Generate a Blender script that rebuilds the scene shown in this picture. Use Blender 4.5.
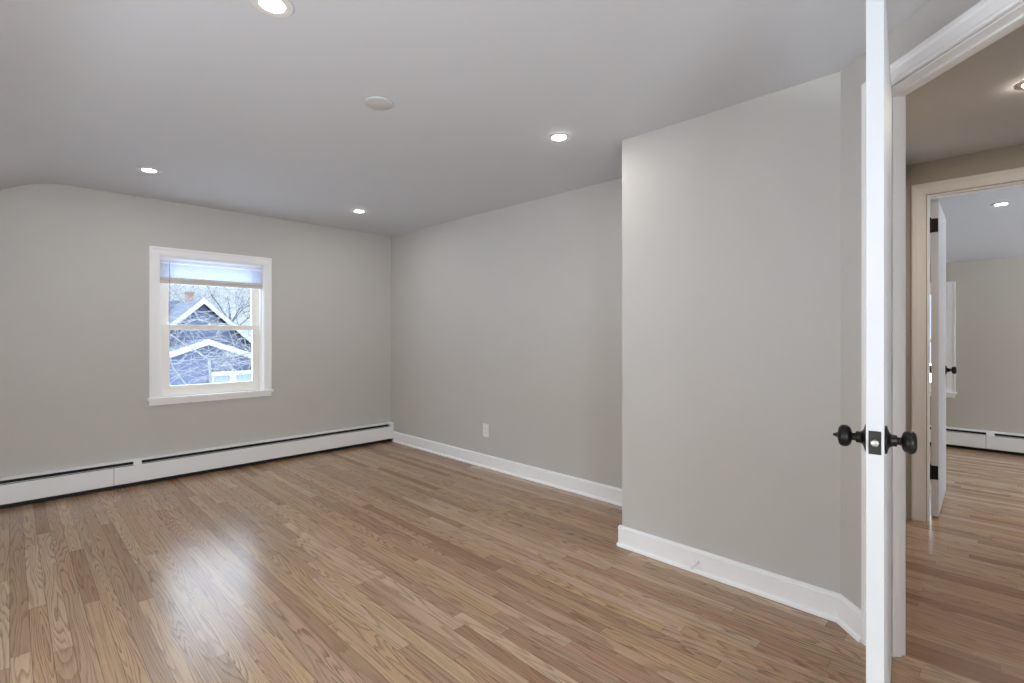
import bpy, bmesh, math, random
from mathutils import Vector
S = bpy.context.scene
for o in list(bpy.data.objects): bpy.data.objects.remove(o)
COL = S.collection

# ------------------------------------------------------------------ camera
cam_d = bpy.data.cameras.new('camera'); cam = bpy.data.objects.new('camera', cam_d); COL.objects.link(cam)
EYE = 1.195
cam.location = (0, 0, EYE)
cam.rotation_euler = (math.radians(90), 0, math.radians(44.7 - 90))
cam_d.sensor_width = 36.0
cam_d.lens = 36.0 * 497.0 / 1024.0
cam_d.shift_y = -7.5 / 1024.0
cam_d.clip_start = 0.02
S.camera = cam

# ------------------------------------------------------------------ world and exposure
W = bpy.data.worlds.new('overcast'); S.world = W; W.use_nodes = True
HORIZON, HIGH = 1.25, 8.2                     # overcast sky: pale at the horizon, bright where the sun sits behind the cloud
nt = W.node_tree; bg = nt.nodes['Background']; bg.inputs[0].default_value = (.73, .85, 1.0, 1)
tc = nt.nodes.new('ShaderNodeTexCoord'); sep = nt.nodes.new('ShaderNodeSeparateXYZ')
mr = nt.nodes.new('ShaderNodeMapRange'); mr.interpolation_type = 'SMOOTHSTEP'
mr.inputs[1].default_value = .08; mr.inputs[2].default_value = .42; mr.inputs[3].default_value = HORIZON; mr.inputs[4].default_value = HIGH
nt.links.new(tc.outputs['Generated'], sep.inputs[0]); nt.links.new(sep.outputs['Z'], mr.inputs[0]); nt.links.new(mr.outputs[0], bg.inputs[1])
LAMP, LAMP_HALL = 220.0, 640.0          # radiance of the recessed lenses
FILL_REAR, FILL_LEFT, FILL_FAR = 98.0, 54.0, 29.0      # power of the fill lamps added outside three made-up, unseen windows
FILL_TINT = (.905, .96, 1.0)  # tint of the added fill lamps
S.view_settings.view_transform = 'Standard'; S.view_settings.look = 'None'
S.view_settings.exposure = 0.0; S.view_settings.gamma = 1.0; S.view_settings.use_curve_mapping = False
S.cycles.max_bounces = 14; S.cycles.diffuse_bounces = 8; S.cycles.glossy_bounces = 4; S.cycles.transparent_max_bounces = 12
S.cycles.sample_clamp_indirect = 6.0; S.cycles.caustics_reflective = False; S.cycles.caustics_refractive = False

# ------------------------------------------------------------------ materials
def material(name, color, rough=0.5, metal=0.0, spec=0.5, emit=None, strength=0.0, mottle=0.0, mscale=6.0, bump=0.0, bscale=300.0):
    m = bpy.data.materials.new(name); m.use_nodes = True
    n = m.node_tree; b = n.nodes['Principled BSDF']
    b.inputs['Base Color'].default_value = (*color, 1); b.inputs['Roughness'].default_value = rough
    b.inputs['Metallic'].default_value = metal; b.inputs['Specular IOR Level'].default_value = spec
    if emit: b.inputs['Emission Color'].default_value = (*emit, 1); b.inputs['Emission Strength'].default_value = strength
    if mottle or bump: t = n.nodes.new('ShaderNodeTexCoord')
    if mottle:
        z = n.nodes.new('ShaderNodeTexNoise'); z.inputs['Scale'].default_value = mscale; z.inputs['Detail'].default_value = 3
        r = n.nodes.new('ShaderNodeValToRGB')
        r.color_ramp.elements[0].position = .3; r.color_ramp.elements[1].position = .7
        r.color_ramp.elements[0].color = (*[c * (1 - mottle) for c in color], 1)
        r.color_ramp.elements[1].color = (*[min(1, c * (1 + mottle)) for c in color], 1)
        n.links.new(t.outputs['Object'], z.inputs['Vector']); n.links.new(z.outputs['Fac'], r.inputs[0]); n.links.new(r.outputs[0], b.inputs['Base Color'])
    if bump:
        z = n.nodes.new('ShaderNodeTexNoise'); z.inputs['Scale'].default_value = bscale
        p = n.nodes.new('ShaderNodeBump'); p.inputs['Strength'].default_value = bump; p.inputs['Distance'].default_value = .002
        n.links.new(t.outputs['Object'], z.inputs['Vector']); n.links.new(z.outputs['Fac'], p.inputs['Height']); n.links.new(p.outputs[0], b.inputs['Normal'])
    return m

M = {}
M['wall'] = material('greige_paint', (.565, .54, .507), .62, spec=.3, mottle=.012, mscale=3, bump=.10)
M['wall_far'] = material('warm_beige_paint', (.54, .505, .45), .62, spec=.3, mottle=.012, mscale=3, bump=.10)
M['ceiling'] = material('ceiling_paint', (.63, .635, .655), .8, spec=.2, mottle=.01, mscale=2, bump=.08)
M['trim'] = material('trim_paint', (.92, .91, .905), .45, mottle=.01, mscale=8)
M['sash'] = material('sash_paint', (.90, .86, .80), .4, mottle=.01)
M['door'] = material('door_paint', (.635, .64, .655), .62, mottle=.008)
M['heater'] = material('heater_enamel', (.86, .855, .85), .35, mottle=.01)
M['heater_dark'] = material('heater_fin_slot_shade', (.012, .012, .010), .6, metal=.3, mottle=.2, mscale=90)  # near black: fin block, with the shade of slot and bottom gap painted in
M['black'] = material('oil_rubbed_bronze', (.014, .012, .011), .36, metal=.55, mottle=.3, mscale=60)
M['plate_dark'] = material('latch_plate_bronze', (.03, .029, .026), .45, metal=.6, mottle=.2, mscale=90)
M['nickel'] = material('latch_nickel', (.50, .48, .44), .4, metal=.8)
M['plastic'] = material('white_plastic', (.82, .82, .82), .35)
M['plastic_shadow'] = material('outlet_slot', (.25, .25, .25), .6)
M['fixture'] = material('fixture_white', (.56, .545, .53), .5)
M['ring'] = material('fixture_ring_white', (.72, .69, .665), .5)
M['lens'] = material('lit_lens', (.9, .9, .9), .5, emit=(1.0, .965, .93), strength=LAMP)
M['lens_hall'] = material('lit_warm_lens', (.9, .9, .9), .5, emit=(1.0, .86, .70), strength=LAMP_HALL)
M['blind'] = material('blind_vinyl', (.80, .82, .88), .4)
M['blind_rail'] = material('blind_rail_vinyl', (.66, .62, .59), .5)
M['wand'] = material('clear_wand', (.40, .43, .50), .25)
M['siding_bark'] = None
M['bark_dark'] = material('dark_bark', (.03, .033, .042), .9, mottle=.3, mscale=20)
M['bark_pale'] = material('pale_bark', (.20, .20, .20), .9, mottle=.3, mscale=12)
M['snow'] = material('snowy_lawn', (.86, .88, .90), .9, mottle=.06, mscale=.8)
M['roof'] = material('blue_grey_shingle', (.05, .06, .095), .9, mottle=.2, mscale=9)
M['house_trim'] = material('house_white_trim', (.33, .34, .36), .6)
M['brick'] = material('chimney_brick', (.22, .14, .115), .9, mottle=.2, mscale=6)
M['house_glass'] = material('house_window_glass', (.16, .22, .32), .15)
M['rubber'] = material('stop_rubber', (.80, .80, .80), .6)

def siding():
    m = bpy.data.materials.new('blue_grey_siding'); m.use_nodes = True; n = m.node_tree; b = n.nodes['Principled BSDF']; b.inputs['Roughness'].default_value = .8
    t = n.nodes.new('ShaderNodeTexCoord'); s = n.nodes.new('ShaderNodeSeparateXYZ'); n.links.new(t.outputs['Object'], s.inputs[0])
    a = n.nodes.new('ShaderNodeMath'); a.operation = 'MULTIPLY'; a.inputs[1].default_value = 8; n.links.new(s.outputs['Z'], a.inputs[0])
    f = n.nodes.new('ShaderNodeMath'); f.operation = 'FRACT'; n.links.new(a.outputs[0], f.inputs[0])
    r = n.nodes.new('ShaderNodeValToRGB'); n.links.new(f.outputs[0], r.inputs[0]); n.links.new(r.outputs[0], b.inputs['Base Color'])
    r.color_ramp.elements[0].color = (.048, .058, .098, 1); r.color_ramp.elements[1].color = (.072, .086, .145, 1); r.color_ramp.elements[1].position = .18
    return m
M['siding'] = siding()
def slat_vinyl():
    m = M['blind']; n = m.node_tree; b = n.nodes['Principled BSDF']; out = n.nodes['Material Output']
    t = n.nodes.new('ShaderNodeBsdfTranslucent'); t.inputs[0].default_value = (.85, .88, .95, 1); mx = n.nodes.new('ShaderNodeMixShader'); mx.inputs[0].default_value = .5
    n.links.new(b.outputs[0], mx.inputs[1]); n.links.new(t.outputs[0], mx.inputs[2]); n.links.new(mx.outputs[0], out.inputs['Surface'])
slat_vinyl()

def glass():
    m = bpy.data.materials.new('window_glass'); m.use_nodes = True; n = m.node_tree
    for x in list(n.nodes):
        if x.type != 'OUTPUT_MATERIAL': n.nodes.remove(x)
    out = [x for x in n.nodes if x.type == 'OUTPUT_MATERIAL'][0]
    t = n.nodes.new('ShaderNodeBsdfTransparent'); t.inputs[0].default_value = (.95, .97, .98, 1)
    g = n.nodes.new('ShaderNodeBsdfGlossy'); g.inputs['Roughness'].default_value = .02
    mx = n.nodes.new('ShaderNodeMixShader'); mx.inputs[0].default_value = .05
    n.links.new(t.outputs[0], mx.inputs[1]); n.links.new(g.outputs[0], mx.inputs[2]); n.links.new(mx.outputs[0], out.inputs['Surface'])
    return m
M['glass'] = glass()

def oak_floor():
    m = bpy.data.materials.new('oak_strip_floor'); m.use_nodes = True; n = m.node_tree; b = n.nodes['Principled BSDF']
    L = n.links
    def val(x, socket):
        if isinstance(x, (int, float)): socket.default_value = x
        else: L.new(x, socket)
    def ma(op, a, b_=0.0, c=0.0):
        k = n.nodes.new('ShaderNodeMath'); k.operation = op; val(a, k.inputs[0]); val(b_, k.inputs[1]); val(c, k.inputs[2]); return k.outputs[0]
    def comb(x, y, z):
        k = n.nodes.new('ShaderNodeCombineXYZ'); val(x, k.inputs[0]); val(y, k.inputs[1]); val(z, k.inputs[2]); return k.outputs[0]
    def white(v, dim):
        k = n.nodes.new('ShaderNodeTexWhiteNoise'); k.noise_dimensions = dim
        L.new(v, k.inputs['W' if dim == '1D' else 'Vector']); return k.outputs['Value']
    def noise(v, scale=1.0, detail=2.0, rough=.5):
        k = n.nodes.new('ShaderNodeTexNoise'); L.new(v, k.inputs['Vector']); k.inputs['Scale'].default_value = scale
        k.inputs['Detail'].default_value = detail; k.inputs['Roughness'].default_value = rough; return k.outputs['Fac']
    def ramp(v, stops):
        k = n.nodes.new('ShaderNodeValToRGB'); L.new(v, k.inputs[0]); e = k.color_ramp.elements
        while len(e) < len(stops): e.new(.5)
        for q, (p, c) in zip(e, stops): q.position = p; q.color = (*c, 1)
        return k.outputs[0]
    def smooth(v, a, b_):
        k = n.nodes.new('ShaderNodeMapRange'); k.interpolation_type = 'SMOOTHSTEP'; L.new(v, k.inputs[0])
        k.inputs[1].default_value = a; k.inputs[2].default_value = b_; return k.outputs[0]
    t = n.nodes.new('ShaderNodeTexCoord'); s = n.nodes.new('ShaderNodeSeparateXYZ'); L.new(t.outputs['Object'], s.inputs[0])
    X, Y = s.outputs['X'], s.outputs['Y']
    w = .0572
    xr = ma('DIVIDE', X, w); row = ma('FLOOR', xr); fx = ma('FRACT', xr)
    r1 = white(row, '1D')
    ln = ma('MULTIPLY_ADD', r1, .9, .75)
    yr = ma('ADD', ma('DIVIDE', Y, ln), ma('MULTIPLY', r1, 37.7)); seg = ma('FLOOR', yr); fy = ma('FRACT', yr)
    rnd = white(comb(row, seg, 3.7), '3D'); rnd2 = white(comb(row, seg, 11.3), '3D')
    base = ramp(rnd, [(0.0, (.35, .20, .115)), (.10, (.41, .255, .155)), (.30, (.47, .32, .205)), (.50, (.53, .345, .20)), (.66, (.47, .275, .175)), (.84, (.60, .43, .29)), (1.0, (.55, .365, .21))])
    off = ma('MULTIPLY', rnd, 91.0); off2 = ma('MULTIPLY', rnd2, 53.0)
    # flame figure: contour lines of a stretched noise field
    fld = noise(comb(ma('ADD', ma('MULTIPLY', X, 13.0), off2), ma('MULTIPLY', Y, .75), off), 1.0, 1.6, .45)
    ct = ma('FRACT', ma('MULTIPLY', fld, ma('MULTIPLY_ADD', rnd2, 22.0, 10.0)))
    ln1 = ma('MULTIPLY', smooth(ct, .35, .92), ma('SUBTRACT', 1.0, smooth(ct, .93, 1.0)))
    pores = noise(comb(ma('MULTIPLY', X, 420.0), ma('MULTIPLY', Y, 9.0), off), 1.0, 2.0, .6)
    fib = noise(comb(ma('MULTIPLY', X, 60.0), ma('MULTIPLY', Y, 1.6), off), 1.0, 3.0, .6)
    dark = ma('MULTIPLY', ln1, ma('MULTIPLY_ADD', smooth(pores, .35, .62), .65, .35))
    dark = ma('MULTIPLY', dark, ma('MULTIPLY_ADD', rnd2, .38, .42))
    tone = ma('MULTIPLY_ADD', fib, .36, .84)
    tone = ma('MULTIPLY', tone, ma('SUBTRACT', 1.0, ma('MULTIPLY', smooth(pores, .56, .72), .14)))
    ex = ma('MINIMUM', fx, ma('SUBTRACT', 1.0, fx)); ey = ma('MULTIPLY', ma('MINIMUM', fy, ma('SUBTRACT', 1.0, fy)), ma('DIVIDE', ln, w))
    gap = ma('MULTIPLY', smooth(ex, .006, .035), smooth(ey, .004, .03))
    gapf = ma('MULTIPLY_ADD', gap, .42, .58)
    big = ma('MULTIPLY_ADD', noise(comb(X, Y, 0.0), 1.1, 2.0), .16, .92)
    tone = ma('MULTIPLY', ma('MULTIPLY', ma('MULTIPLY', tone, gapf), big), .93)
    mix = n.nodes.new('ShaderNodeMix'); mix.data_type = 'RGBA'; mix.blend_type = 'MIX'
    L.new(dark, mix.inputs['Factor']); L.new(base, mix.inputs[6]); mix.inputs[7].default_value = (.165, .085, .048, 1)
    mul = n.nodes.new('ShaderNodeVectorMath'); mul.operation = 'SCALE'; L.new(mix.outputs[2], mul.inputs[0]); L.new(tone, mul.inputs['Scale'])
    L.new(mul.outputs[0], b.inputs['Base Color'])
    L.new(ma('MULTIPLY_ADD', fib, .10, .20), b.inputs['Roughness']); b.inputs['Specular IOR Level'].default_value = .38
    bp = n.nodes.new('ShaderNodeBump'); bp.inputs['Strength'].default_value = .12; bp.inputs['Distance'].default_value = .001
    L.new(ma('MULTIPLY', gapf, ma('MULTIPLY_ADD', pores, .1, .9)), bp.inputs['Height']); L.new(bp.outputs[0], b.inputs['Normal'])
    return m
M['floor'] = oak_floor()

# ------------------------------------------------------------------ helpers
class Frame:
    """A vertical plane: a runs along t, h comes out along n, z is up."""
    def __init__(s, P, t, n):
        s.P = Vector((P[0], P[1], 0)); s.t = Vector((t[0], t[1], 0)).normalized(); s.n = Vector((n[0], n[1], 0)).normalized()
    def __call__(s, a, h, z): return s.P + s.t * a + s.n * h + Vector((0, 0, z))

def fbox(bm, fr, a0, a1, h0, h1, z0, z1, bev=0.0):
    v = [bm.verts.new(fr(a, h, z)) for z in (z0, z1) for h in (h0, h1) for a in (a0, a1)]
    fs = [bm.faces.new([v[i] for i in q]) for q in ((0, 1, 3, 2), (4, 6, 7, 5), (0, 4, 5, 1), (2, 3, 7, 6), (0, 2, 6, 4), (1, 5, 7, 3))]
    if bev: bmesh.ops.bevel(bm, geom=list({e for f in fs for e in f.edges}), offset=bev, segments=2, affect='EDGES', profile=.6)
WORLD = Frame((0, 0), (1, 0), (0, 1))
def box(bm, x0, x1, y0, y1, z0, z1, bev=0.0): fbox(bm, WORLD, x0, x1, y0, y1, z0, z1, bev)

def loft(bm, rings, closed_ring=True, caps=True):
    R = [[bm.verts.new(p) for p in r] for r in rings]
    k = len(R[0])
    for A, B in zip(R, R[1:]):
        for i in range(k if closed_ring else k - 1):
            j = (i + 1) % k; bm.faces.new((A[i], A[j], B[j], B[i]))
    if caps and closed_ring: bm.faces.new(R[0]); bm.faces.new(R[-1])

def extrude_profile(bm, fr, prof, a0, a1):          # prof: (h, z) polygon pushed along a
    loft(bm, [[fr(a, h, z) for h, z in prof] for a in (a0, a1)])

def casing(bm, fr, prof, a0, a1, z0, z1, closed=False):   # prof: (d, h) outward from the opening, mitred corners
    def ring(a, z, sa, sz): return [fr(a + sa * d, h, z + sz * d) for d, h in prof]
    if closed:
        rs = [ring(a0, z0, -1, -1), ring(a0, z1, -1, 1), ring(a1, z1, 1, 1), ring(a1, z0, 1, -1), ring(a0, z0, -1, -1)]
        loft(bm, rs, caps=False)
    else:
        loft(bm, [ring(a0, z0, -1, 0), ring(a0, z1, -1, 1), ring(a1, z1, 1, 1), ring(a1, z0, 1, 0)])

def lathe(bm, origin, axis, prof, n=32):            # prof: (radius, distance along the axis)
    ax = Vector(axis).normalized(); u = ax.orthogonal().normalized(); v = ax.cross(u); o = Vector(origin)
    prev = None
    for r, d in prof:
        if r < 1e-6: ring = [bm.verts.new(o + ax * d)]
        else: ring = [bm.verts.new(o + ax * d + (u * math.cos(2 * math.pi * i / n) + v * math.sin(2 * math.pi * i / n)) * r) for i in range(n)]
        if prev:
            if len(prev) == 1 and len(ring) > 1:
                for i in range(n): bm.faces.new((prev[0], ring[i], ring[(i + 1) % n]))
            elif len(ring) == 1 and len(prev) > 1:
                for i in range(n): bm.faces.new((prev[i], ring[0], prev[(i + 1) % n]))
            else:
                for i in range(n): bm.faces.new((prev[i], ring[i], ring[(i + 1) % n], prev[(i + 1) % n]))
        prev = ring

def tube(bm, pts, rads, k=4):
    rings = []
    for i, p in enumerate(pts):
        d = (pts[min(i + 1, len(pts) - 1)] - pts[max(i - 1, 0)]).normalized(); u = d.orthogonal().normalized(); v = d.cross(u)
        rings.append([p + (u * math.cos(2 * math.pi * j / k) + v * math.sin(2 * math.pi * j / k)) * rads[i] for j in range(k)])
    loft(bm, rings)

def obj(name, bm, mat, parent=None, smooth=False, bevel=0.0):
    me = bpy.data.meshes.new(name)
    bmesh.ops.recalc_face_normals(bm, faces=bm.faces)
    o = bpy.data.objects.new(name, me); COL.objects.link(o)
    if parent:
        r = parent
        while r.parent: r = r.parent
        bmesh.ops.translate(bm, verts=bm.verts, vec=-r.location)
        o.parent = parent
    bm.to_mesh(me); bm.free()
    me.materials.append(mat)
    if smooth:
        for p in me.polygons: p.use_smooth = True
        try: me.set_sharp_from_angle(angle=math.radians(38))
        except Exception: pass
    if bevel:
        b = o.modifiers.new('soft_edges', 'BEVEL'); b.width = bevel; b.segments = 2; b.limit_method = 'ANGLE'; b.angle_limit = math.radians(40)
    return o

def thing(name, label, cat, loc, group=None):
    o = bpy.data.objects.new(name, None); COL.objects.link(o); o.location = loc; o.empty_display_size = .05
    o['label'] = label; o['category'] = cat
    if group: o['group'] = group
    return o

def struct(name, bm, mat, parent=None, **k):
    o = obj(name, bm, mat, parent, **k)
    if not parent: o['kind'] = 'structure'
    return o
def struct_root(name, loc):
    o = bpy.data.objects.new(name, None); COL.objects.link(o); o.location = loc; o['kind'] = 'structure'; return o
B = bmesh.new

# ------------------------------------------------------------------ measures
CEIL = 2.2885
XR, YB, XC, YC, YD = 3.01, 4.89, 2.435, 1.534, .4825   # right wall, back wall, closet face, closet corner, start of the diagonal wall
XL, YREAR, XHALL, XFAR, YHL = -1.35, -1.85, 4.10, 7.00, .445
BACK = Frame((0, YB), (1, 0), (0, -1)); RIGHT = Frame((XR, 0), (0, 1), (-1, 0)); CLOS = Frame((XC, 0), (0, 1), (-1, 0))
DIAG = Frame((XC, YD), (-1, -1), (-1, 1)); HALL = Frame((XHALL, 0), (0, 1), (-1, 0)); FAR = Frame((XFAR, 0), (0, 1), (-1, 0))
LEFT = Frame((XL, 0), (0, 1), (1, 0)); REAR = Frame((0, YREAR), (1, 0), (0, 1)); RETURN = Frame((0, YC), (1, 0), (0, 1))
DA0, DA1, DTOP = .2205, 1.032, 2.084
HTOP = 2.076                  # first doorway along the diagonal wall
HA0, HA1 = -.465, .347                               # second doorway along the hall wall
WT = .114
DWT = .090                                           # the diagonal wall is thinner

def wall(name, fr, a0, a1, z1, thick=WT, holes=(), extra=None, z0=0.0, paint='wall'):
    bm = B(); a = a0
    for h0, h1, hz0, hz1 in sorted(holes):
        if h0 > a: fbox(bm, fr, a, h0, -thick, 0, z0, z1)
        if hz0 > z0 + .001: fbox(bm, fr, h0, h1, -thick, 0, z0, hz0)
        if hz1 < z1 - .001: fbox(bm, fr, h0, h1, -thick, 0, hz1, z1)
        a = h1
    if a < a1: fbox(bm, fr, a, a1, -thick, 0, z0, z1)
    if extra: extra(bm)
    return struct(name, bm, M[paint])

# ------------------------------------------------------------------ room shell
bm = B(); box(bm, XL - .15, XFAR + .15, YREAR - .15, YB + .15, -.12, 0); struct('floor', bm, M['floor'])

def bez(p0, p1, p2, n=10):
    return [((1 - t) ** 2 * p0[0] + 2 * t * (1 - t) * p1[0] + t * t * p2[0], (1 - t) ** 2 * p0[1] + 2 * t * (1 - t) * p1[1] + t * t * p2[1]) for t in [i / n for i in range(n + 1)]]
SL = .62
low = [(XL - .15, CEIL - SL * (.13 - XL + .15))] + bez((-.04, CEIL - SL * .17), (.13, CEIL), (.30, CEIL))
SR = .55
hi = bez((6.18, CEIL), (6.385, CEIL), (6.55, CEIL - SR * .165)) + [(XFAR + .15, CEIL - SR * (XFAR + .15 - 6.385))]
prof = low + hi
bm = B()
loft(bm, [[Vector((x, y, z)) for x, z in prof] + [Vector((x, y, z + .12)) for x, z in reversed(prof)] for y in (YREAR - .15, YB + .15)])
ceil_o = struct('ceiling', bm, M['ceiling'], smooth=True)
def ceil_z(x):
    for (x0, z0), (x1, z1) in zip(prof, prof[1:]):
        if x0 <= x <= x1: return z0 + (z1 - z0) * (x - x0) / (x1 - x0)
    return CEIL

W1 = (.850, 1.663, .655, 1.842)       # window opening in the back wall
def gable(fr, thick):
    def add(bm):
        pts = [(XL, 0.0), (.30, 0.0), (.30, CEIL)] + [(x, z) for x, z in reversed(low) if XL < x < .29] + [(XL, ceil_z(XL))]
        loft(bm, [[fr(a, h, z) for a, z in pts] for h in (0, -thick)])
    return add
wall('wall_back', BACK, .30, XR + WT, CEIL, .14, [W1], gable(BACK, .14))
wall('wall_right', RIGHT, YC - WT, YB, CEIL)
wall('wall_closet', CLOS, YD, YC, CEIL)
wall('wall_return', RETURN, XC + WT, XR, CEIL)
W3 = (-1.10, .30, .40, 1.46)           # added window behind the camera, unseen, an opening for fill light
def rear_extra(bm):
    # left part of the rear wall follows the slope, right part is level; the window sits between
    pts = [(XL, 0.0), (W3[0], 0.0), (W3[0], ceil_z(W3[0])), (XL, ceil_z(XL))]
    loft(bm, [[REAR(a, h, z) for a, z in pts] for h in (0, -.14)])
    pts = [(W3[0], W3[3]), (W3[1], W3[3]), (W3[1], CEIL)] + [(x, z) for x, z in reversed(low) if W3[0] < x < W3[1]] + [(W3[0], ceil_z(W3[0]))]
    loft(bm, [[REAR(a, h, z) for a, z in pts] for h in (0, -.14)])
    fbox(bm, REAR, W3[0], W3[1], -.14, 0, 0, W3[2])
W5 = (5.0, 6.2, .65, 1.85)  # added far-room window, out of view, made up to brighten that room
wall('wall_rear', REAR, W3[1], XFAR, CEIL, .14, [W5], rear_extra)
W4 = (.2, 2.0, .30, 1.25)           # added low window in the knee wall, unseen, there for fill light
wall('wall_left', LEFT, YREAR, YB, ceil_z(XL), .14, [W4])
DEND = 1.75
wall('wall_diagonal', DIAG, 0.0, DEND, CEIL, DWT, [(DA0, DA1, 0, DTOP)])
ex, ey = DIAG(DEND, 0, 0).x, DIAG(DEND, 0, 0).y
SIDE = Frame((ex, 0), (0, 1), (-1, 0))
wall('wall_side', SIDE, YREAR, ey, CEIL)
HLF = Frame((0, YHL), (1, 0), (0, -1))
wall('wall_hall_left', HLF, DIAG(0, -DWT, 0).x - .02, XHALL, CEIL, .045)
wall('wall_hall_right', Frame((0, -1.15), (1, 0), (0, 1)), ex + WT, XHALL, CEIL)
wall('wall_hall_end', HALL, YREAR, 2.0, CEIL, WT, [(HA0, HA1, 0, HTOP)], paint='wall_far')
W2 = (.423, 1.17, .56, 1.685)
wall('wall_far', FAR, YREAR, 2.0, ceil_z(XFAR), .14, [W2], paint='wall_far')
def far_side(bm):
    pts = [(XHALL + WT, 0), (XFAR, 0), (XFAR, ceil_z(XFAR))] + [(x, z) for x, z in reversed(hi) if x < XFAR] + [(XHALL + WT, CEIL)]
    loft(bm, [[Vector((x, y, z)) for x, z in pts] for y in (2.0, 2.12)])
bm = B(); far_side(bm); struct('wall_far_left', bm, M['wall_far'])

# ------------------------------------------------------------------ baseboards
BB = [(0, .0), (.028, 0), (.0275, .007), (.0235, .014), (.016, .018), (.0155, .088), (.0135, .0905), (.0175, .093), (.0185, .098), (.0165, .104), (.011, .109), (.004, .113), (0, .113)]
def baseboard(name, fr, a0, a1):
    bm = B(); extrude_profile(bm, fr, BB, a0, a1); return struct(name, bm, M['trim'])
CASW = .070
baseboard('baseboard_right', RIGHT, YC, YB - .075)
baseboard('baseboard_closet', CLOS, YD - .012, YC + .016)
baseboard('baseboard_return', RETURN, XC - .016, XR)
baseboard('baseboard_diagonal', DIAG, -.006, DA0 - .006 - CASW)
baseboard('baseboard_diagonal_near', DIAG, DA1 + .006 + CASW, DEND)
baseboard('baseboard_left', LEFT, YREAR, YB - .07)
baseboard('baseboard_rear', REAR, XL, ex)

# ------------------------------------------------------------------ door frames
CAS = [(0, 0), (0, .009), (.004, .012), (.010, .012), (.014, .009), (.044, .013), (.048, .016), (.052, .019), (.064, .021), (.070, .017), (.070, 0)]
def door_frame(name, fr, a0, a1, zt, stop_h0, stop_h1, wt, sd):
    bm = B()
    casing(bm, fr, CAS, a0 - .006, a1 + .006, 0, zt + .006)
    back = [(d, -wt - h) for d, h in CAS]
    casing(bm, fr, back, a0 - .006, a1 + .006, 0, zt + .006)
    casing(bm, fr, [(-.004, .001), (0, .001), (0, -wt - .001), (-.004, -wt - .001)], a0, a1, 0, zt)       # jamb lining
    casing(bm, fr, [(-sd, stop_h0), (-.004, stop_h0), (-.004, stop_h1), (-sd, stop_h1)], a0, a1, 0, zt)  # stop
    return struct(name, bm, M['trim'], bevel=.0012)
door_frame('trim_1', DIAG, DA0, DA1, DTOP, -.070, -.038, DWT, .012)
door_frame('trim_2', HALL, HA0, HA1, HTOP, -.072, -.037, WT, .008)

# ------------------------------------------------------------------ doors
KNOB = [(0.0, 0.0), (.035, 0.0), (.0355, .002), (.034, .0045), (.028, .0062), (.021, .0082), (.0165, .0112), (.0145, .015), (.0145, .0225), (.0135, .0240),
        (.0095, .0248), (.0095, .0320), (.0125, .0330), (.0195, .0345), (.0248, .0385), (.0276, .0440), (.0282, .050), (.0268, .056), (.022, .0605), (.013, .0628), (0.0, .0632)]
def door(name, pivot, ang, width, thick, face_sign, knob_z, turn, zs):
    """pivot: hinge corner; ang: direction from the hinge edge to the latch edge; the leaf's thickness goes along face_sign * normal."""
    t = Vector((math.cos(ang), math.sin(ang), 0)); n = Vector((-t.y, t.x, 0)) * face_sign
    fr = Frame(pivot, t, n)
    root = struct_root(name, (pivot[0], pivot[1], .012))
    H = 2.054
    bm = B(); fbox(bm, fr, 0, width, 0, thick, .012, .012 + H, .0018)
    obj('door_leaf', bm, M['door'], root)
    ka = width - .060
    for k, (h, sg) in enumerate(((0, -1), (thick, 1))):
        bm = B(); lathe(bm, fr(ka, h, knob_z), fr.n * sg, KNOB)
        kb = obj('door_knob', bm, M['black'], root, smooth=True); kb['label'] = 'dark bronze round knob'
        if k == turn:
            bm = B(); lathe(bm, fr(ka, h + sg * .0628, knob_z), fr.n * sg, [(0, -.001), (.0075, 0), (.007, .003), (.0045, .004), (.0035, .0095), (.0012, .0118), (0, .012)], 20)
            obj('turn_button', bm, M['black'], kb, smooth=True)
    bm = B(); fbox(bm, fr, width - .001, width + .0015, thick / 2 - .0127, thick / 2 + .0127, knob_z - .0285, knob_z + .0285, .0012)
    lp = obj('latch_plate', bm, M['plate_dark'], root); lp['label'] = 'dark bronze latch plate'
    bm = B(); lathe(bm, fr(width + .001, thick / 2, knob_z), fr.t, [(.0088, 0), (.0085, .006), (.0072, .0085), (.004, .0095), (0, .0096)], 24)
    obj('latch_bolt', bm, M['nickel'], lp, smooth=True)
    for z in zs:
        bm = B(); fbox(bm, fr, -.0025, .001, .002, thick - .002, z - .0445, z + .0445)
        lathe(bm, fr(-.004, -.004, z - .047), (0, 0, 1), [(0, 0), (.0055, 0), (.0055, .094), (.0035, .099), (0, .1)], 14)
        obj('hinge', bm, M['black'], root)
    return root
# first door: hung on the diagonal wall, swung into the room
A_OPEN = math.radians(38.46)
piv = DIAG(DA0 + .002, .004, 0)
F = Vector((math.cos(math.radians(44.7)), math.sin(math.radians(44.7)), 0)); Rr = Vector((F.y, -F.x, 0))
dvec = -(F * math.cos(A_OPEN) + Rr * math.sin(A_OPEN))
door('door_1', (piv.x, piv.y), math.atan2(dvec.y, dvec.x), .800, .0360, 1, .930, 0, (.29, 1.06, 1.84))
# second door: hung on the hall doorway, swung into the far room
door('door_2', (XHALL + WT + .006, HA1 - .0105), .016, .785, .0370, -1, .925, 9, (.296, 1.90))

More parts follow.
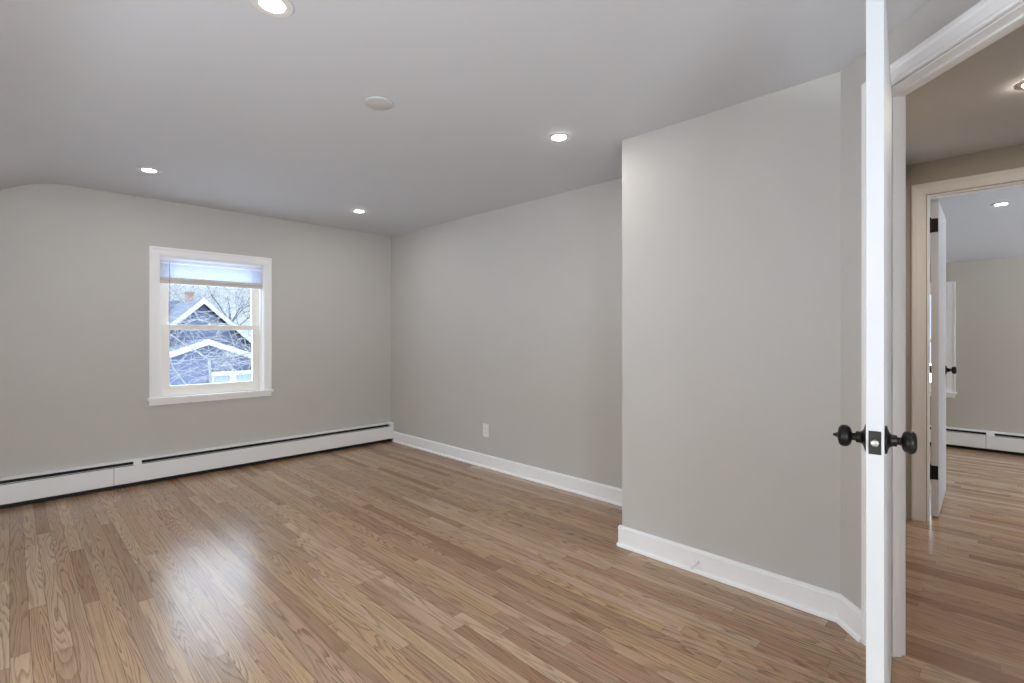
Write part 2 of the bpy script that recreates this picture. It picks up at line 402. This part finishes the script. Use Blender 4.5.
# ------------------------------------------------------------------ windows
WCAS = [(0, 0), (0, .014), (.046, .016), (.050, .021), (.066, .021), (.066, 0)]
def window(name, fr, a0, a1, z0, z1, deep):
    root = struct_root(name, fr((a0 + a1) / 2, 0, z0))
    bm = B()
    casing(bm, fr, WCAS, a0 + .004, a1 - .004, z0 + .020, z1 - .004)
    obj('casing', bm, M['trim'], root, bevel=.0015)
    bm = B()
    casing(bm, fr, [(-.012, .001), (0, .001), (0, -deep), (-.012, -deep)], a0, a1, z0, z1)
    for s0, s1 in ((-.040, -.020), (-.1185, -.106)):
        casing(bm, fr, [(-.026, s1), (-.012, s1), (-.012, s0), (-.026, s0)], a0, a1, z0 + .02, z1)
    obj('window_frame', bm, M['trim'], root)
    bm = B(); fbox(bm, fr, a0 - .074, a1 + .074, -.002, .038, z0 + .002, z0 + .022, .003); fbox(bm, fr, a0 + .001, a1 - .001, -deep + .001, -.001, z0 + .001, z0 + .020)
    obj('sill', bm, M['trim'], root)
    bm = B(); fbox(bm, fr, a0 - .062, a1 + .062, 0, .016, z0 - .038, z0 + .002, .002)
    obj('apron', bm, M['trim'], root)
    zm = (z0 + z1) / 2
    def sash(zb, zt, h0, h1, rb, rt, st):
        bm = B(); A0, A1 = a0 + .0125, a1 - .0125
        fbox(bm, fr, A0, A0 + st, h0, h1, zb, zt, .003); fbox(bm, fr, A1 - st, A1, h0, h1, zb, zt, .003)
        fbox(bm, fr, A0 + st - .001, A1 - st + .001, h0, h1, zb, zb + rb, .003); fbox(bm, fr, A0 + st - .001, A1 - st + .001, h0, h1, zt - rt, zt, .003)
        s = obj('sash', bm, M['sash'], root)
        bm = B(); hm = (h0 + h1) / 2; fbox(bm, fr, A0 + st - .004, A1 - st + .004, hm - .002, hm + .002, zb + rb - .004, zt - rt + .004)
        obj('pane', bm, M['glass'], s)
        return s
    lower = sash(z0 + .021, zm + .024, -.073, -.041, .086, .042, .072)
    bm = B(); fbox(bm, fr, (a0 + a1) / 2 - .028, (a0 + a1) / 2 + .028, -.070, -.048, zm + .026, zm + .036, .003)
    obj('sash_lock', bm, M['sash'], lower)
    sash(zm - .018, z1 - .0125, -.105, -.0745, .042, .05, .072)
    return root
window('window_1', BACK, *W1, .139)
window('window_2', FAR, *W2, .139)
window('fill_window_3', REAR, *W3, .139)  # this and the next two are added, unseen, for fill light
window('fill_window_4', LEFT, *W4, .139)
window('fill_window_5', REAR, *W5, .139)
for nm, fr, w in (('portal_back', BACK, W1), ('portal_far', FAR, W2)):   # daylight sampling through the openings
    ld = bpy.data.lights.new(nm, 'AREA'); ld.shape = 'RECTANGLE'; ld.size = w[1] - w[0]; ld.size_y = w[3] - w[2]; ld.cycles.is_portal = True
    lo = bpy.data.objects.new(nm, ld); COL.objects.link(lo); lo.location = fr((w[0] + w[1]) / 2, -.15, (w[2] + w[3]) / 2)
    lo.rotation_euler = fr.n.to_track_quat('-Z', 'Y').to_euler()

for nm, fr, w, pw in (('fill_lamp_rear', REAR, W3, FILL_REAR), ('fill_lamp_left', LEFT, W4, FILL_LEFT), ('fill_lamp_far', REAR, W5, FILL_FAR)):  # fill lamps added just outside the made-up windows, standing in for sky
    ld = bpy.data.lights.new(nm, 'AREA'); ld.shape = 'RECTANGLE'; ld.size = w[1] - w[0]; ld.size_y = w[3] - w[2]; ld.energy = pw; ld.color = FILL_TINT if nm != 'fill_lamp_far' else (1.0, .975, .965)
    lo = bpy.data.objects.new(nm, ld); COL.objects.link(lo); lo.location = fr((w[0] + w[1]) / 2, -.16, (w[2] + w[3]) / 2)
    lo.rotation_euler = fr.n.to_track_quat('-Z', 'Y').to_euler()

# ------------------------------------------------------------------ blind
def blind():
    a0, a1 = W1[0] + .014, W1[1] - .014
    t = thing('window_blind', 'white mini blind drawn up to the top of the window', 'blind', BACK((a0 + a1) / 2, -.012, 1.61))
    bm = B(); fbox(bm, BACK, a0, a1, -.030, .002, 1.786, 1.809, .002); obj('headrail', bm, M['blind'], t)
    z = 1.776
    zs = [1.772 - .0123 * i for i in range(9)]
    for z in zs:
        bm = B(); zz = z
        ring = [(h, d + (h + .013) * .30) for h, d in ((-.0255, -.0022), (-.019, .0), (-.013, .0008), (-.007, 0), (-.0005, -.0022))]
        loft(bm, [[BACK(a, h, zz + d) for h, d in ring] + [BACK(a, h, zz + d - .0012) for h, d in reversed(ring)] for a in (a0 + .002, a1 - .002)])
        obj('slat', bm, M['blind'], t)
    bm = B(); fbox(bm, BACK, a0 + .001, a1 - .001, -.027, .001, 1.640, 1.662, .002); fbox(bm, BACK, a0 + .001, a1 - .001, -.0265, .0005, 1.6395, 1.636); obj('bottom_rail', bm, M['blind_rail'], t)
    bm = B(); fbox(bm, BACK, a0 + .001, a1 - .001, -.028, .002, 1.612, 1.635, .004); obj('bottom_rail', bm, M['blind_rail'], t)
    for a in (a0 + .09, (a0 + a1) / 2, a1 - .09):
        bm = B(); tube(bm, [BACK(a, .0035, 1.786), BACK(a, .0035, 1.625)], [.0011] * 2, 6); obj('ladder_cord', bm, M['blind'], t)
    bm = B(); tube(bm, [BACK(a0 + .062, .006, 1.79), BACK(a0 + .062, .009, 1.70), BACK(a0 + .064, .008, 1.20)], [.002, .003, .0032], 8); obj('tilt_wand', bm, M['wand'], t)
blind()

# ------------------------------------------------------------------ baseboard heaters
def heater(fr, a0, a1, seams, splices, label, D=.058):
    t = thing('baseboard_heater', label, 'heater', fr((a0 + a1) / 2, 0, 0))
    bm = B()
    extrude_profile(bm, fr, [(0, .025), (.003, .025), (.003, .206), (.030, .2045), (.046, .199), (.046, .197), (.048, .197), (.0485, .2005), (.032, .2080), (.003, .2115), (0, .2115)], a0, a1)
    obj('back_plate', bm, M['heater'], t)
    bm = B(); fbox(bm, fr, a0 + .01, a1 - .01, .004, .040, .030, .165); fbox(bm, fr, a0 + .01, a1 - .01, .0035, .012, .165, .2035); fbox(bm, fr, a0 + .005, a1 - .005, .003, .030, .004, .03)  # fin block, then dark strips painting shade in the slot and bottom gap
    obj('fin_and_slot_shade', bm, M['heater_dark'], t)
    bm = B(); extrude_profile(bm, fr, [(.030, .172), (.051, .1765), (.0535, .1765), (.0535, .1735), (.030, .169)], a0 + .01, a1 - .01)
    obj('damper', bm, M['heater'], t)
    edges = [a0] + seams + [a1]
    for p, q in zip(edges, edges[1:]):
        bm = B(); extrude_profile(bm, fr, [(D - .014, .1665), (D - .004, .1675), (D, .1640), (D, .040), (D - .004, .034), (D - .016, .032), (D - .016, .034), (D - .005, .036), (D - .0015, .041), (D - .0015, .1630), (D - .005, .1655), (D - .014, .1647)], p + .0012, q - .0012)
        obj('front_panel', bm, M['heater'], t)
    for p, q in splices:
        bm = B(); extrude_profile(bm, fr, [(0, .2125), (.033, .2092), (.0505, .1995), (D + .001, .176), (D + .001, .166), (D - .0005, .166), (D - .0005, .175), (.048, .197), (.030, .206), (0, .2095)], p, q)
        obj('splice_cover', bm, M['heater'], t)
    for p, q in ((a0 - .004, a0 + .032), (a1 - .036, a1 + .004)):
        bm = B(); fbox(bm, fr, p, q, 0, D + .0015, .032, .205, .004)
        extrude_profile(bm, fr, [(0, .1), (D + .001, .1), (D + .001, .180), (.049, .2015), (.033, .2095), (0, .213)], p + .0005, q - .0005)
        obj('end_cap', bm, M['heater'], t)
    return t
heater(BACK, XL + .05, XR - .006, [.56], [(.680, .732)], 'long white baseboard heater along the wall beneath the window with blinds')
heater(FAR, -1.60, 1.60, [.128], [(.066, .126)], 'white baseboard heater in the far room seen through both doorways')

# ------------------------------------------------------------------ ceiling fixtures
def downlight(x, y, label, z=CEIL, first=[None]):
    grp = 'recessed ceiling lights'
    if first[0] is None:
        t = thing('recessed_downlight', label, 'ceiling light', (x, y, z), grp)
        bm = B(); lathe(bm, (x, y, z), (0, 0, -1), [(.066, 0), (.0665, .002), (.064, .0045), (.042, .0055), (.0385, .0045), (.0372, .002)], 40)
        r = obj('trim_ring', bm, M['ring'], t, smooth=True)
        bm = B(); lathe(bm, (x, y, z), (0, 0, -1), [(.0374, .0015), (.0374, .0035), (.028, .0048), (.015, .0054), (0, .0056)], 36)
        l = obj('lens', bm, M['lens'], t, smooth=True); l['label'] = 'glowing round lens'
        first[0] = (t, r, l); return t
    t0, r0, l0 = first[0]
    t = t0.copy(); COL.objects.link(t); t.location = (x, y, z); t['label'] = label
    for c in (r0, l0):
        d = c.copy(); COL.objects.link(d); d.parent = t
    return t
downlight(.612, 1.722, 'lit recessed ceiling light at the top edge, the largest of them')
downlight(.654, 4.05, 'small lit recessed ceiling light above the window near the sloped ceiling')
downlight(2.145, 1.755, 'lit recessed ceiling light close to the projecting closet corner')
downlight(2.185, 4.076, 'smallest lit recessed ceiling light, near the far room corner')
hall_light = downlight(3.13, -.095, 'lit recessed ceiling light in the hall beyond the first door')
for c in hall_light.children:
    if c.name.startswith('lens'): c.data = c.data.copy(); c.data.materials[0] = M['lens_hall']
downlight(5.86, .017, 'lit recessed ceiling light in the far room past the second doorway')

t = thing('ceiling_cover_plate', 'flat unlit round white cover plate on the ceiling between the lights', 'cover plate', (1.229, 2.100, CEIL))
bm = B(); lathe(bm, (1.229, 2.100, CEIL), (0, 0, -1), [(.066, 0), (.0665, .004), (.065, .0075), (.0615, .0092), (0, .0098)], 48); pl = obj('disc', bm, M['fixture'], t, smooth=True)
for sx in (-.042, .042):
    bm = B(); lathe(bm, (1.229 + sx * .9, 2.100 - sx * .45, CEIL - .0092), (0, 0, -1), [(.0032, 0), (.003, .0012), (0, .0016)], 12); obj('screw', bm, M['blind_rail'], t, smooth=True)

# ------------------------------------------------------------------ outlet and door stop
t = thing('wall_outlet', 'small white electrical outlet low on the recessed wall above the baseboard', 'outlet', RIGHT(3.307, 0, .329))
bm = B(); fbox(bm, RIGHT, 3.271, 3.343, 0, .0055, .270, .388, .0025); obj('cover_plate', bm, M['plastic'], t)
for zc in (.309, .349):
    bm = B(); fbox(bm, RIGHT, 3.290, 3.324, .005, .0075, zc - .0145, zc + .0145, .003); rc = obj('receptacle', bm, M['plastic'], t)
    bm = B()
    for q in (-.0065, .0065): fbox(bm, RIGHT, 3.307 + q - .001, 3.307 + q + .001, .0074, .0078, zc - .002, zc + .007)
    lathe(bm, RIGHT(3.307, .0074, zc - .008), RIGHT.n, [(.0025, 0), (.0025, .0004), (0, .0004)], 10)
    obj('slot', bm, M['plastic_shadow'], rc)
bm = B(); lathe(bm, RIGHT(3.307, .0054, .329), RIGHT.n, [(.0033, 0), (.003, .001), (0, .0013)], 12); obj('screw', bm, M['plastic'], t)

t = thing('door_stop', 'short white door stop sticking out of the closet baseboard', 'door stop', CLOS(1.088, .0155, .056))
p0, ax = CLOS(1.088, .0150, .056), (CLOS.n + Vector((0, 0, -.12))).normalized()
bm = B(); lathe(bm, p0, ax, [(0, 0), (.011, 0), (.011, .002), (.006, .005), (.0045, .008), (.0045, .058), (.006, .060)], 20); obj('rod', bm, M['plastic'], t, smooth=True)
bm = B(); lathe(bm, p0, ax, [(.006, .0595), (.0075, .061), (.0078, .070), (.006, .074), (0, .075)], 20); obj('rubber_tip', bm, M['rubber'], t, smooth=True)

# ------------------------------------------------------------------ outdoors
GZ = -2.9
bm = B(); box(bm, -80, 90, -80, 120, GZ - .2, GZ); struct('ground', bm, M['snow'])

def neighbour():
    t = thing('neighbour_house', 'blue grey gabled house with white rakes seen through the window', 'house', (5.2, 22, GZ))
    px, pz, sl = 5.22, 2.46, .93
    def poly(bm, pts, y0, y1): loft(bm, [[Vector((x, y, z)) for x, z in pts] for y in (y0, y1)])
    ex0, ex1 = px - 3.4, px + 3.4; ez = pz - 3.4 * sl
    bm = B(); poly(bm, [(ex0 + .25, GZ), (ex1 - .25, GZ), (ex1 - .25, ez + .1), (px, pz - .12), (ex0 + .25, ez + .1)], 22, 30); obj('wall', bm, M['siding'], t)
    bm = B()
    for s in (-1, 1):
        poly(bm, [(px, pz), (px + s * 3.5, pz - 3.5 * sl), (px + s * 3.5, pz - 3.5 * sl + .09), (px, pz + .09)], 21.75, 30)
    obj('gable_roof', bm, M['roof'], t)
    bm = B()
    for s in (-1, 1):
        poly(bm, [(px, pz - .10), (px + s * 3.52, pz - 3.52 * sl - .10), (px + s * 3.52, pz - 3.52 * sl + .10), (px, pz + .10)], 21.66, 21.75)
    obj('rake_board', bm, M['house_trim'], t)
    rz = 2.66
    bm = B(); loft(bm, [[Vector((x, 22.6, -1.0)), Vector((x, 26, rz)), Vector((x, 29.4, -1.0))] for x in (-6, 5.3)]); obj('main_roof', bm, M['roof'], t)
    bm = B(); box(bm, 5.50, 5.76, 25.6, 26.0, 1.5, 3.0); box(bm, 5.46, 5.80, 25.56, 26.04, 3.0, 3.08); obj('chimney', bm, M['brick'], t)
    # lower porch gable
    lx, lz, ls = 4.88, .92, .37
    bm = B(); poly(bm, [(lx - 4, GZ), (lx + 3.6, GZ), (lx + 3.6, lz - 3.6 * ls), (lx, lz - .02), (lx - 4, lz - 4 * ls)], 20.1, 22); obj('porch_wall', bm, M['siding'], t)
    bm = B()
    for s in (-1, 1):
        poly(bm, [(lx, lz), (lx + s * 4, lz - 4 * ls), (lx + s * 4, lz - 4 * ls + .1), (lx, lz + .1)], 19.8, 22)
    obj('porch_roof', bm, M['roof'], t)
    bm = B()
    for s in (-1, 1):
        poly(bm, [(lx, lz - .10), (lx + s * 4.1, lz - 4.1 * ls - .10), (lx + s * 4.1, lz - 4.1 * ls + .09), (lx, lz + .09)], 19.7, 19.8)
    obj('porch_rake', bm, M['house_trim'], t)
    bm = B(); box(bm, 5.0, 7.2, 19.96, 20.1, -.30, -.15); box(bm, 5.0, 5.12, 19.98, 20.1, -1.5, -.30); box(bm, 5.62, 5.84, 19.98, 20.1, -1.5, -.30); box(bm, 6.9, 7.05, 19.98, 20.1, -1.5, -.30)
    f = obj('window_frame', bm, M['house_trim'], t)
    bm = B(); box(bm, 5.1, 7.0, 20.06, 20.1, -1.5, -.3); obj('pane', bm, M['house_glass'], f)
neighbour()

def tree(label, base, height, mats, seed, lean=0.0, spread=.55, levels=5, r0=.12, kids=(3, 4), droop=0.0, name='bare_tree'):
    rng = random.Random(seed)
    t = thing(name, label, 'tree', base)
    bt, bb = B(), B()
    def grow(p, d, length, r, lev):
        pts, rr = [p.copy()], [r]
        n = 4
        for i in range(n):
            d = (d + Vector((rng.gauss(0, .13 if lev else .03), rng.gauss(0, .13 if lev else .03), rng.gauss(0, .10) - droop * (1 if lev > 1 else 0)))).normalized()
            p = p + d * (length / n); pts.append(p.copy()); rr.append(r * (1 - .5 * (i + 1) / n))
        tube(bt if lev == 0 else bb, pts, rr, 7 if lev == 0 else (5 if lev == 1 else 3))
        if lev >= levels: return
        for k in range(rng.randint(*kids)):
            i = rng.randint(1 if lev else 2, n); ax = Vector((rng.gauss(0, 1), rng.gauss(0, 1), rng.gauss(0, .45))).normalized()
            nd = (d * (1 - spread) + ax * spread + Vector((0, 0, .12))).normalized()
            grow(pts[i], nd, length * rng.uniform(.58, .8), max(rr[i] * rng.uniform(.5, .7), .006), lev + 1)
    grow(Vector(base), Vector((lean, 0, 1)).normalized(), height * .4, r0, 0)
    obj('trunk', bt, mats, t)
    o = obj('branches', bb, mats, t); o['kind'] = 'stuff'
    return t
tree('pale bare tree standing in front of the blue grey house', (3.44, 13.0, GZ), 8.8, M['bark_pale'], 17, 0.0, .68, 5, .055, (4, 5), .09)
tree('dark bare tree rising behind the house on the side away from the chimney', (12.6, 44.0, GZ), 13.5, M['bark_dark'], 5, .0, .55, 5, .17, (3, 4))
tree('dark bare tree behind the brick chimney', (10.6, 62.0, GZ), 14, M['bark_dark'], 8, .0, .55, 5, .2, (3, 4))
tree('farthest dark bare tree behind the house roof', (22.5, 80.0, GZ), 18, M['bark_dark'], 21, 0, .55, 5, .26, (3, 4))
